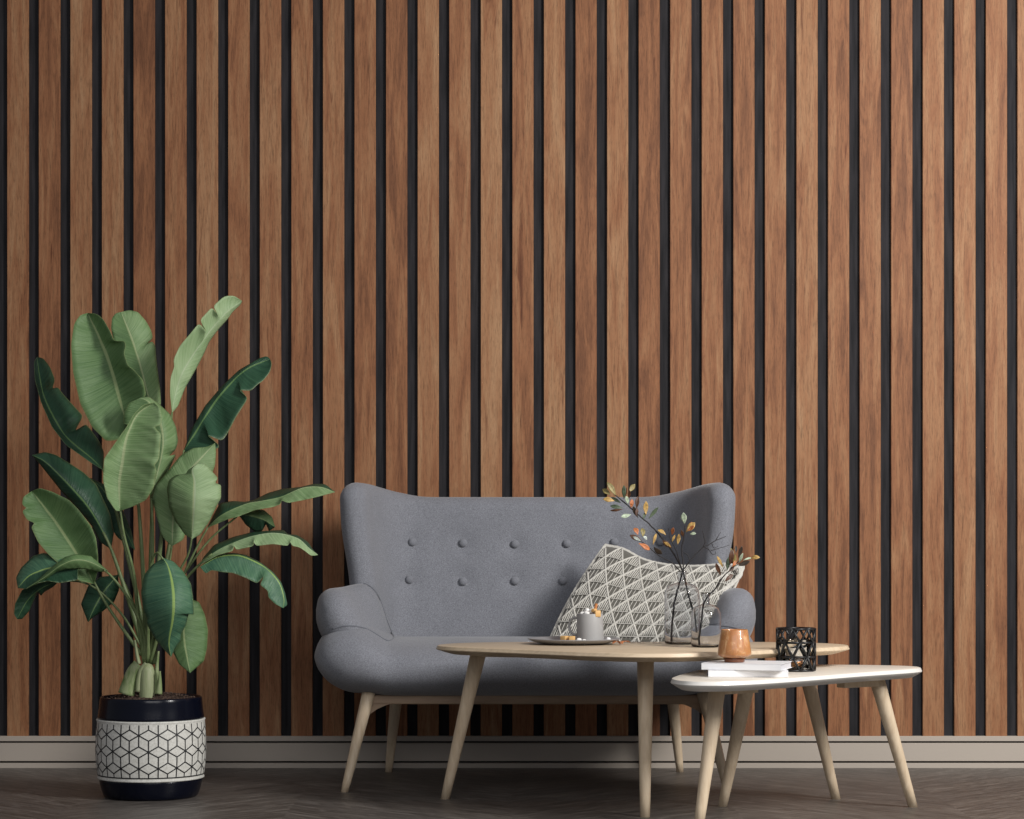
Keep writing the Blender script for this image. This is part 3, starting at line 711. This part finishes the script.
b.build('lattice', M_BLACK, lan)
b = MB(); b.lathe([(.001,.001),(.040,.001),(.0405,.004),(.0405,.085),(.0395,.086),(.0388,.085),(.0388,.005),(.001,.004)], lc, 40); b.build('glass_cup', M_CLEAR, lan)
b = MB(); b.lathe([(.001,.0),(.051,.0),(.052,.0015),(.051,.003),(.001,.003)], lc, 40) ; 
tl = lc+Vector((0,0,.0045)); tea = thing('tealight_candle', tl, 'small tealight candle in a copper cup inside the black lantern', 'candle')
b = MB(); b.lathe([(.001,0),(.019,0),(.0195,.001),(.0195,.016),(.0188,.016),(.0188,.002),(.001,.002)], tl, 32); b.build('metal_cup', M_BRASS, tea)
b = MB(); b.lathe([(.001,.0022),(.0186,.0022),(.0186,.013),(.001,.0132)], tl, 32); b.build('wax', M_WAX, tea)
b = MB(); b.tube([tl+Vector((0,0,.012)), tl+Vector((.001,0,.021))], .0007, 6); b.build('wick', M_TWIG, tea)

# ------------------------------------------------------------------ pot and plant
pd = 6.73; pc = Vector(((151-512)*pd/F, CY+pd, 0))
pot = thing('plant_pot', pc, 'round dark navy plant pot with a cream band of black cube pattern, on the floor', 'pot')
def potr(z):
    prof = [(0,.1345),(.02,.1425),(.055,.1515),(.10,.1575),(.14,.1592),(.18,.1585),(.229,.1545),(.26,.1505),(.292,.1475)]
    for (a, ra), (c, rc) in zip(prof, prof[1:]):
        if z <= c: return lerp(ra, rc, (z-a)/(c-a))
    return prof[-1][1]
ZL, ZU = .056, .2285
b = MB(); b.lathe([(.001,0),(.130,0),(.1345,.003)]+[(potr(ZL*k/8), ZL*k/8) for k in range(1, 9)], pc, 96); b.build('pot_base', M_POT, pot)
b = MB(); b.lathe([(potr(ZL)-.001, ZL-.001), (potr(ZL)+.0028, ZL), (potr(ZL)+.0036, ZL+.0025), (potr(ZL)+.0018, ZL+.006)]+[(potr(z)+.001, z) for z in [lerp(ZL+.008, ZU-.008, k/16) for k in range(17)]]+[(potr(ZU)+.0018, ZU-.006), (potr(ZU)+.0036, ZU-.0025), (potr(ZU)+.0028, ZU), (potr(ZU)-.001, ZU+.001)], pc, 96, cap=False)
NW = 18; W = 2*PI/NW; e = .0552/math.sqrt(3); lo, hi = ZL+.0115, ZU-.0085
def arcpt(x, z, o=.0014):
    r = potr(z)+o; return pc+Vector((r*math.cos(x), r*math.sin(x), z))
def line(x1, z1, x2, z2, w=.0018):
    if z1 > z2: x1, z1, x2, z2 = x2, z2, x1, z1
    if z2 < lo or z1 > hi: return
    if z1 < lo: x1 = lerp(x1, x2, (lo-z1)/(z2-z1)); z1 = lo
    if z2 > hi: x2 = lerp(x1, x2, (hi-z1)/(z2-z1)); z2 = hi
    n = 4; dx, dz = (x2-x1)*.158, z2-z1; L = math.hypot(dx, dz)
    if L < 1e-6: return
    ox, oz = -dz/L*w/.158, dx/L*w; vs = []
    for i in range(n+1):
        t = i/n; x, z = lerp(x1, x2, t), lerp(z1, z2, t)
        vs += [arcpt(x-ox, z-oz), arcpt(x+ox, z+oz)]
    b.add(vs, [(2*i, 2*i+2, 2*i+3, 2*i+1) for i in range(n)], 1)
for j in range(-1, 6):
    zc = .191-e/2-(j-1)*1.5*e
    for k in range(NW):
        xc = (k+(.5 if j % 2 else 0)+.32)*W
        cor = [(xc+W/2*sx, zc+dz*e) for sx, dz in ((1,.5),(0,1),(-1,.5),(-1,-.5),(0,-1),(1,-.5))]
        for q in (0, 2, 4): line(xc, zc, *cor[q])
        for q in (0, 1, 2): line(*cor[q], *cor[(q+1) % 6])
for z in (lo, hi):
    for k in range(96): line(2*PI*k/96, z, 2*PI*(k+1)/96, z+1e-7)
b.build('patterned_band', [M_POTW, M_LINE], pot)
b = MB(); b.lathe([(potr(z), z) for z in [lerp(ZU, .288, k/8) for k in range(9)]]+[(.1465,.2915),(.1445,.293),(.1425,.2915),(.1415,.285),(.1435,.262),(.140,.235),(.001,.232)], pc, 96); b.build('pot_rim', M_POT, pot)
b = MB(); n = 60
for i in range(26):
    pass
rr = [[pc+Vector((r*math.cos(2*PI*k/n), r*math.sin(2*PI*k/n), .276+.022*(1-(r/.143)**2)+.009*noise.noise(Vector((r*70*math.cos(2*PI*k/n), r*70*math.sin(2*PI*k/n), 3)))+.004*noise.noise(Vector((r*220*math.cos(2*PI*k/n), r*220*math.sin(2*PI*k/n), 5))))) for k in range(n)] for r in [.1425]+[.142*(1-q/24) for q in range(24)]+[.001]]
b.loft(rr, cap=False)
rnd = random.Random(3)
for _ in range(420):
    a, r = rnd.uniform(0, 2*PI), .136*math.sqrt(rnd.random()); s = rnd.uniform(.002, .0048)
    c = pc+Vector((r*math.cos(a), r*math.sin(a), .281+.021*(1-(r/.143)**2)+rnd.uniform(0, .004)))
    b.add([c+Vector((s*rnd.uniform(.6,1.3)*x, s*rnd.uniform(.6,1.3)*y, s*rnd.uniform(.5,1)*z)) for x, y, z in ((1,0,0),(-1,0,0),(0,1,0),(0,-1,0),(0,0,1),(0,0,-1))], [(0,2,4),(2,1,4),(1,3,4),(3,0,4),(2,0,5),(1,2,5),(3,1,5),(0,3,5)])
tag(b.build('potting_soil', M_SOIL, org=pc+Vector((0,0,.26)), smooth=False), 'dark crumbly potting soil filling the patterned pot', 'soil', kind='stuff')
PY = pc.y
plant = thing('potted_plant', pc+Vector((0,0,.275)), 'tall leafy plant with big paddle leaves, some torn, growing in the patterned pot', 'plant')
def leaf(mid, left, right, Y, dl, dr, mL, mR=None, bulge=.0):
    """mid/left/right: outline pixels base->tip; Y: (base, tip) or list; dl/dr: depth offset of each edge; """
    mR = mR or mL; n = 72
    Ys = Y if len(Y) > 2 else [lerp(Y[0], Y[1], q/4) for q in range(5)]
    ysp = spline([(q, 0, 0) for q in Ys], n) if len(Ys) > 1 else None
    mk = lambda pts, f: f([(x, y, 0) for x, y in pts], n)
    m_, l_, r_ = mk(mid, spline), mk(left, polysample), mk(right, polysample)
    # soften the straight-edged outlines a little without losing the tears
    def soft(a, w=1):
        return [a[0]]+[(a[i-1]+a[i]*2+a[i+1])/4 for i in range(1, n-1)]+[a[-1]]
    l_, r_ = soft(l_), soft(r_)
    mats = [mL] if mR is mL else [mL, mR]
    b = MB(); K = 6; rows = []; uvs = []
    for i in range(n):
        s = i/(n-1); yb = Ys[min(len(Ys)-1, int(s*(len(Ys)-1)))]; k = s*(len(Ys)-1); k0 = min(int(k), len(Ys)-2); yb = lerp(Ys[k0], Ys[k0+1], smooth01(k-k0) if len(Ys) > 2 else k-k0)
        row = []; env = math.sin(PI*min(1, max(0, s)))**.5
        for q in range(-K, K+1):
            f = abs(q)/K; E = l_[i] if q < 0 else r_[i]; dd = dl if q < 0 else dr
            px = lerp(m_[i].x, E.x, f); py = lerp(m_[i].y, E.y, f)
            wav = .0020*math.sin(s*31+q*.4+len(mid))*f+.0012*math.sin(s*77+q)*f
            yy = yb+dd*env*(f**1.5)+bulge*env*math.sin(PI*f)+wav*env
            row.append(P(px, py, yy)); uvs.append((.5+q/K*.5, s))
        rows.append(row)
    vs = [p for r in rows for p in r]; C = 2*K+1
    for i in range(n-1):
        for q in range(2*K):
            a = i*C+q; b.f.append([a, a+1, a+C+1, a+C]); b.m.append(0 if (q < K or mR is mL) else 1)
    b.v = vs
    ob = b.build('leaf', mats, plant)
    uvl = ob.data.uv_layers.new(name='UVMap')
    for lp in ob.data.loops: uvl.data[lp.index].uv = uvs[lp.vertex_index]
    sm = ob.modifiers.new('thickness', 'SOLIDIFY'); sm.thickness = .0009; sm.offset = 0
    return ob
def O(v): return PY+v
# 1 dark, far upper left
leaf([(103,470),(92,459),(70,441),(57,424),(45,400),(40,380),(37,357)], [(103,470),(90,462),(66,445),(52,427),(41,402),(35,380),(34,362),(37,357)],
     [(103,470),(104,452),(99,441),(91,430),(86,424),(75,431),(83,416),(72,404),(62,393),(58,387),(52,389),(55,380),(50,367),(43,358),(37,357)], (O(.06),O(.16)), -.02, .06, LEAF_D)
# 2 big upper
leaf([(127,425),(119,396),(111,366),(100,338),(92,322),(88,313)], [(127,425),(118,440),(106,441),(92,427),(80,403),(73,372),(71,345),(74,324),(80,315),(88,313)],
     [(127,425),(138,410),(146,394),(143,380),(133,369),(128,366),(124,354),(126,345),(125,341),(114,341),(110,331),(103,319),(97,314),(88,313)], (O(.0),O(.08)), -.05, -.06, LEAF_M, bulge=.0)
# 3 behind it
leaf([(152,410),(147,392),(140,365),(132,340),(125,322),(121,312)], [(152,410),(138,400),(128,380),(120,355),(113,338),(111,328),(112,318),(116,313),(121,312)],
     [(152,410),(161,405),(160,388),(157,365),(155,345),(152,341),(147,344),(153,338),(151,330),(146,321),(138,312),(129,310),(121,312)], (O(.11),O(.19)), -.01, .04, LEAF_M, LEAF_L)
# 4 pale upright to the upper right
leaf([(172,413),(174,401),(182,374),(202,342),(224,315),(242,301)], [(172,413),(170,393),(170.6,377),(175,365),(173,360.6),(180,345.5),(190,334),(199,323),(207,332),(200,320),(212,307),(218,315),(213,306),(224.6,296),(234,295.5),(242,301)],
     [(172,413),(178,406),(185,388),(196,369),(204,353.5),(209,342),(217,331),(228,318.6),(232.5,312),(241,304),(242,301)], (O(.02),O(.12)), -.03, .03, LEAF_X)
# 5 dark to the right
leaf([(183,453),(186,447),(201,423),(219,396),(245,370),(270,359)], [(183,453),(191,430),(205,406),(222,386),(239,370),(260,358),(267,356),(270,359)],
     [(183,453),(195,450),(208,448),(218,449),(220,446),(207,435),(222,441),(226,436),(236,417),(245,403),(248,398),(239,390),(251,391),(258,384),(263,381),(270,372),(272,363),(270,359)], (O(.10),O(.20)), .02, -.05, LEAF_D)
# 7 pale folded leaf behind the centre one
leaf([(150,500),(158,470),(163,445),(160,420),(150,403),(140,398)], [(150,500),(150,480),(148,450),(145,430),(132,425),(123,424),(124,412),(129,403),(140,398)],
     [(150,500),(160,481),(170,468),(176,454),(168,457),(176,449),(178,441),(176,427),(170,414),(158,403),(149,396.5),(140,398)], (O(-.02),O(-.05)), -.01, .06, LEAF_M, LEAF_L)
# 6 centre front
leaf([(120,511),(119,482),(122,462),(125,441),(130,427),(138,413),(154,402.5)], [(120,511),(116,511),(107,498),(103,480),(104,459),(113,446),(126,428),(134,414),(143,405),(154,402.5)],
     [(120,511),(134,506),(146,500),(154,487),(155,478),(157,470),(154,466),(159,459),(161,434),(154,427),(161,425),(162,418),(160,408),(154,402.5)], (O(-.13),O(-.15),O(-.14)), -.04, -.035, LEAF_L)
# 8 behind right
leaf([(172,546),(173,520),(176,495),(186,475),(203,456),(215,443)], [(172,546),(165,540),(161,534),(156,514),(152,498),(156,485),(169,470),(180,456),(193,448),(207,447),(215,443)],
     [(172,546),(183,540),(190,520),(200,495),(210,480),(215,465),(216,452),(215,443)], (O(-.07),O(-.02)), .02, .03, LEAF_L)
# 9 front right
leaf([(192,539),(193,520),(194,500),(194.4,481.6),(192,470),(197,464)], [(192,539),(185,534.7),(176,522),(169,507),(167,489),(169,480),(176,475),(186,474),(188,470),(197,464)],
     [(192,539),(200,534.7),(209,522),(216,507),(221,498),(221,485),(215,483),(218,478),(209,468),(203.6,463),(197,464)], (O(-.14),O(-.18),O(-.12)), .05, .04, LEAF_L, LEAF_X)
# 11 dark behind left
leaf([(135,550),(120,520),(105,492),(90,478)], [(135,550),(118,538),(105,520),(95,495),(90,478)], [(135,550),(131,530),(122,508),(106,485),(90,478)], (O(.10),O(.14)), .0, .02, LEAF_D)
# 10 long dark green left
leaf([(111,549),(103,532),(90,510),(76,493),(58,474),(44,461),(32,455)], [(111,549),(100,542),(92,526),(78,509),(62,492),(47,473),(39,463),(32,455)],
     [(111,549),(114,532),(110,514),(104,501),(96,484),(83,472),(69,463),(56,455),(45,452),(32,455)], (O(.0),O(.02)), .03, .05, LEAF_D, LEAF_D)
# 12 lower left, mid green
leaf([(94,584),(87,570),(76,553),(59,527),(45,508),(32,491)], [(94,584),(77,580),(64,569),(48,554),(38,542),(31,527),(35,523),(27,520),(22,511),(27,508),(22,505),(23,497),(32,491)],
     [(94,584),(98,570),(98,556),(96,538),(91,526),(78,509),(69,500),(53,492),(40,488),(32,491)], (O(-.07),O(-.06)), -.05, -.04, LEAF_M)
# 14 drooping under it
leaf([(60,580),(42,588),(28,600),(17,619)], [(60,580),(40,582),(22,590),(15,604),(14,614),(17,619)], [(60,580),(53,587),(44,592),(41,596),(38,592),(34,600),(29,611),(22,619),(17,619)], (O(-.06),O(-.03)), -.02, .03, LEAF_D)
# 13 dark curled leaf and its turned-over side
leaf([(78,567),(52,568),(38,572),(28,577),(18,588)], [(78,567),(62,558),(50,554),(43,553),(33,556),(21,568),(16,578),(18,588)], [(78,567),(78,580),(60,583),(48,581),(38,583),(26,589),(18,588)], (O(-.12),O(-.12)), .04, -.03, LEAF_T, LEAF_D)
leaf([(108,571),(90,562),(75,560),(60,566),(45,577),(27,588)], [(108,571),(91,556),(76,554),(65,557),(52,567),(38,580),(27,588)], [(108,571),(100,572),(84,569),(66,569),(56,572),(42,582),(27,588)], (O(-.11),O(-.16),O(-.15)), .02, .02, LEAF_M, LEAF_M)
# 15 dark lower left of the stems
leaf([(118,575),(105,590),(96,605),(88,622)], [(118,575),(100,577),(88,586),(81,604),(84,612),(88,622)], [(118,575),(119,590),(114,602),(103,611),(92,618),(88,622)], (O(.05),O(.04)), .02, .03, LEAF_D)
# 17 lower right behind, 16 in front
leaf([(188,598),(184,620),(184,640),(190,673)], [(188,598),(176,625),(172,650),(179,664),(190,673)], [(188,598),(199,602),(205,615),(208,630),(207,648),(204,661),(190,673)], (O(-.05),O(-.10)), .01, .04, LEAF_M)
leaf([(163,558),(168,566),(172,580),(174,598),(173,619),(169,642),(171,657)], [(163,558),(152,565),(144,575),(141,592),(143,609),(147,619),(146,622),(152,634),(156,640),(161,646),(171,657)],
     [(163,558),(173,561),(183,571),(191,584),(193,598),(194,615),(189,612),(186,625),(181,634),(181,640),(175,648),(171,657)], (O(-.16),O(-.22),O(-.16)), .05, .05, LEAF_T)
# right-hand leaves
leaf([(207,528),(222,515),(246,504),(262,501),(281,497),(302,488),(320,487),(335,492)], [(207,528),(212,518),(220,503),(233,501),(245,502),(254,500),(268,493),(282,489),(301,487),(313,484),(325,484),(335,492)],
     [(207,528),(228,519),(237,517),(255,510),(273,507),(281,504),(281,500),(288,503),(304,500),(317,497),(328,494),(335,492)], (O(-.02),O(-.06)), .08, -.03, LEAF_D, LEAF_L)
leaf([(238,514),(252,516),(264,520),(275,527)], [(238,514),(252,509),(264,510),(272,517),(275,527)], [(238,514),(246,525),(255,532),(262,531),(266,524),(269,531),(275,527)], (O(.0),O(.04)), .02, .03, LEAF_M, LEAF_D)
leaf([(200,565),(215,552),(233,543),(253,536),(275,533),(297,538),(309,548),(318,555)], [(200,565),(203,558),(214,545),(233,537),(253,532),(273,530.5),(284,530),(287,534),(297,535),(308,542),(313,550),(318,555)],
     [(200,565),(218,555),(233,551),(234,545),(236,550),(254,546),(253,541),(256,546),(273,544),(288,546),(290,541),(292,546),(299,547),(305,551),(311,556),(318,555)], (O(-.08),O(-.12)), .07, -.03, LEAF_D, LEAF_X)
leaf([(200,567),(218,557),(236,555),(250,559),(266,568),(279,582),(284,598),(283,608)], [(200,567),(211,558),(224,553),(235,553),(246,555),(260,562),(273,572),(281,582),(285,593),(287.5,605),(283,608)],
     [(200,567),(206,574),(211,570),(222,572),(233,573),(246,578),(257,583.5),(264,576),(260,585),(268,591),(268,597),(275,604),(283,608)], (O(-.09),O(-.10)), .03, -.03, LEAF_T, LEAF_T)
# stalks
def stalk(pts, Ya, Yb_, r0, r1):
    n = len(pts); q = spline([P(x, y, lerp(Ya, Yb_, i/(n-1))) for i, (x, y) in enumerate(pts)], n*5)
    b = MB(); b.tube(q, [r0, r1], 8); return b.build('stalk', M_STALK, plant)
for pts, ya, yb_, r0, r1 in [
    ([(147,668),(138,630),(122,580),(111,549),(103,532)], 0, 0, .0095, .0038),
    ([(142,655),(125,632),(105,602),(92,578),(87,570)], -.02, -.07, .006, .0028),
    ([(147,668),(143,630),(128,598),(112,577),(104,570)], -.02, -.11, .008, .003),
    ([(145,664),(138,615),(134,575),(124,535),(120,509)], -.02, -.13, .0075, .003),
    ([(150,664),(162,620),(175,580),(188,555),(192,537)], -.02, -.14, .006, .0024),
    ([(149,664),(158,610),(168,570),(172,545)], -.02, -.07, .007, .0028),
    ([(151,664),(165,615),(185,572),(198,545),(208,527)], 0, -.02, .006, .0026),
    ([(151,664),(163,620),(184,582),(201,563),(212,554)], -.01, -.09, .007, .003),
    ([(148,664),(148,620),(149,575),(156,553),(163,559)], -.03, -.16, .0065, .0028),
    ([(147,664),(144,590),(138,500),(127,425)], .0, .0, .008, .0033),
    ([(149,664),(150,590),(152,500),(152,408)], .02, .07, .008, .0033),
    ([(150,664),(156,590),(165,500),(172,412)], .01, .02, .0085, .003),
    ([(151,664),(162,590),(175,510),(184,450)], .02, .10, .0085, .003),
    ([(148,664),(151,600),(153,540),(151,498)], -.01, -.04, .007, .003),
    ([(147,664),(140,610),(126,550),(113,500),(103,469)], .02, .06, .0085, .0033),
    ([(148,664),(140,625),(128,590),(118,574)], .03, .05, .005, .003),
    ([(150,660),(160,615),(180,585),(189,597)], .0, -.05, .005, .0028),
    ([(150,664),(170,600),(205,545),(240,514)], .01, .0, .005, .0025),
    ([(143,650),(120,612),(90,585),(60,580)], .0, -.06, .004, .0025)]:
    stalk(pts, O(ya), O(yb_), r0, r1)
# stem base
b = MB(); c = P(147.5, 690, O(-.05)); R0 = .0235
prof = [(0,.0245),(.02,.0250),(.045,.0240),(.062,.0222),(.071,.0185),(.077,.012),(.080,.003)]
b.loft([[Vector((c.x+r*math.cos(2*PI*k/28), c.y+r*math.sin(2*PI*k/28),   .290+z*1.28)) for k in range(28)] for z, r in [(-.008,.025)]+prof]); b.build('stem', M_STUB, plant)
def sheath(pts, w, Y, m, bow=.006):
    b = MB(); n = 16; q = spline([P(x, y, Y) for x, y in pts], n); rings = []
    for i, p in enumerate(q):
        t = (q[min(i+1, n-1)]-q[max(0, i-1)]).normalized(); sd = t.cross(Vector((0,-1,0))).normalized()
        s = i/(n-1); wd = lerp(w[0], w[1], s)/343/2+.0006
        f = [p+sd*wd*a+Vector((0, -bow*(1-a*a), 0)) for a in (-1,-.6,-.2,.2,.6,1)]
        rings.append(f+[v+Vector((0,.0025,0)) for v in reversed(f)])
    b.loft(rings); return b.build('leaf_sheath', m, plant)
sheath([(126,694.5),(129,684),(133,672),(139,664)], (16,11), O(-.055), M_SHEATH, .012)
sheath([(138,692),(138.5,680),(141,669),(146,663)], (5,3), O(-.065), M_STUB, .003)
sheath([(156,694),(156.5,680),(157,666),(158.5,651)], (6,1.5), O(-.055), M_SHEATH)
sheath([(158.5,694),(159.5,684),(160,671)], (7,1), O(-.07), M_SHEATH)
sheath([(139,664),(137,655),(135,640)], (4,2.2), O(-.03), M_STUB)
sheath([(154,664),(154,650),(152,630)], (7,3), O(-.01), M_STALK)

# ------------------------------------------------------------------ camera, light, world
cam = bpy.data.cameras.new('camera'); co = bpy.data.objects.new('camera', cam); COL.objects.link(co)
co.location = (0, CY, CH); co.rotation_euler = (PI/2, 0, 0)
cam.sensor_width = 36; cam.lens = 36*F/1024; cam.shift_y = (HY-409.5)/1024; cam.clip_end = 60
bpy.context.scene.camera = co
def area(name, loc, target, sx, sy, power, col=(1,1,1), spread=180):
    l = bpy.data.lights.new(name, 'AREA'); l.shape = 'RECTANGLE'; l.size = sx; l.size_y = sy; l.energy = power; l.color = col; l.spread = math.radians(spread)
    o = bpy.data.objects.new(name, l); COL.objects.link(o); o.location = loc
    o.rotation_euler = (Vector(target)-Vector(loc)).to_track_quat('-Z', 'Y').to_euler(); return o
area('key_light', (2.9, -3.5, 2.7), (1.0, 0, .9), .7, 1.7, 205, (1, .98, .95))
area('fill_light', (0.2, -5.6, 2.3), (0.1, 0, .5), 3.0, 1.6, 60, (1, .98, .97))
w = bpy.data.worlds.new('World'); bpy.context.scene.world = w; w.use_nodes = True
w.node_tree.nodes['Background'].inputs[0].default_value = (.85, .9, 1, 1); w.node_tree.nodes['Background'].inputs[1].default_value = .19
vs = bpy.context.scene.view_settings
vs.view_transform = 'Standard'; vs.look = 'None'; vs.gamma = 1; vs.exposure = 0; vs.use_curve_mapping = False
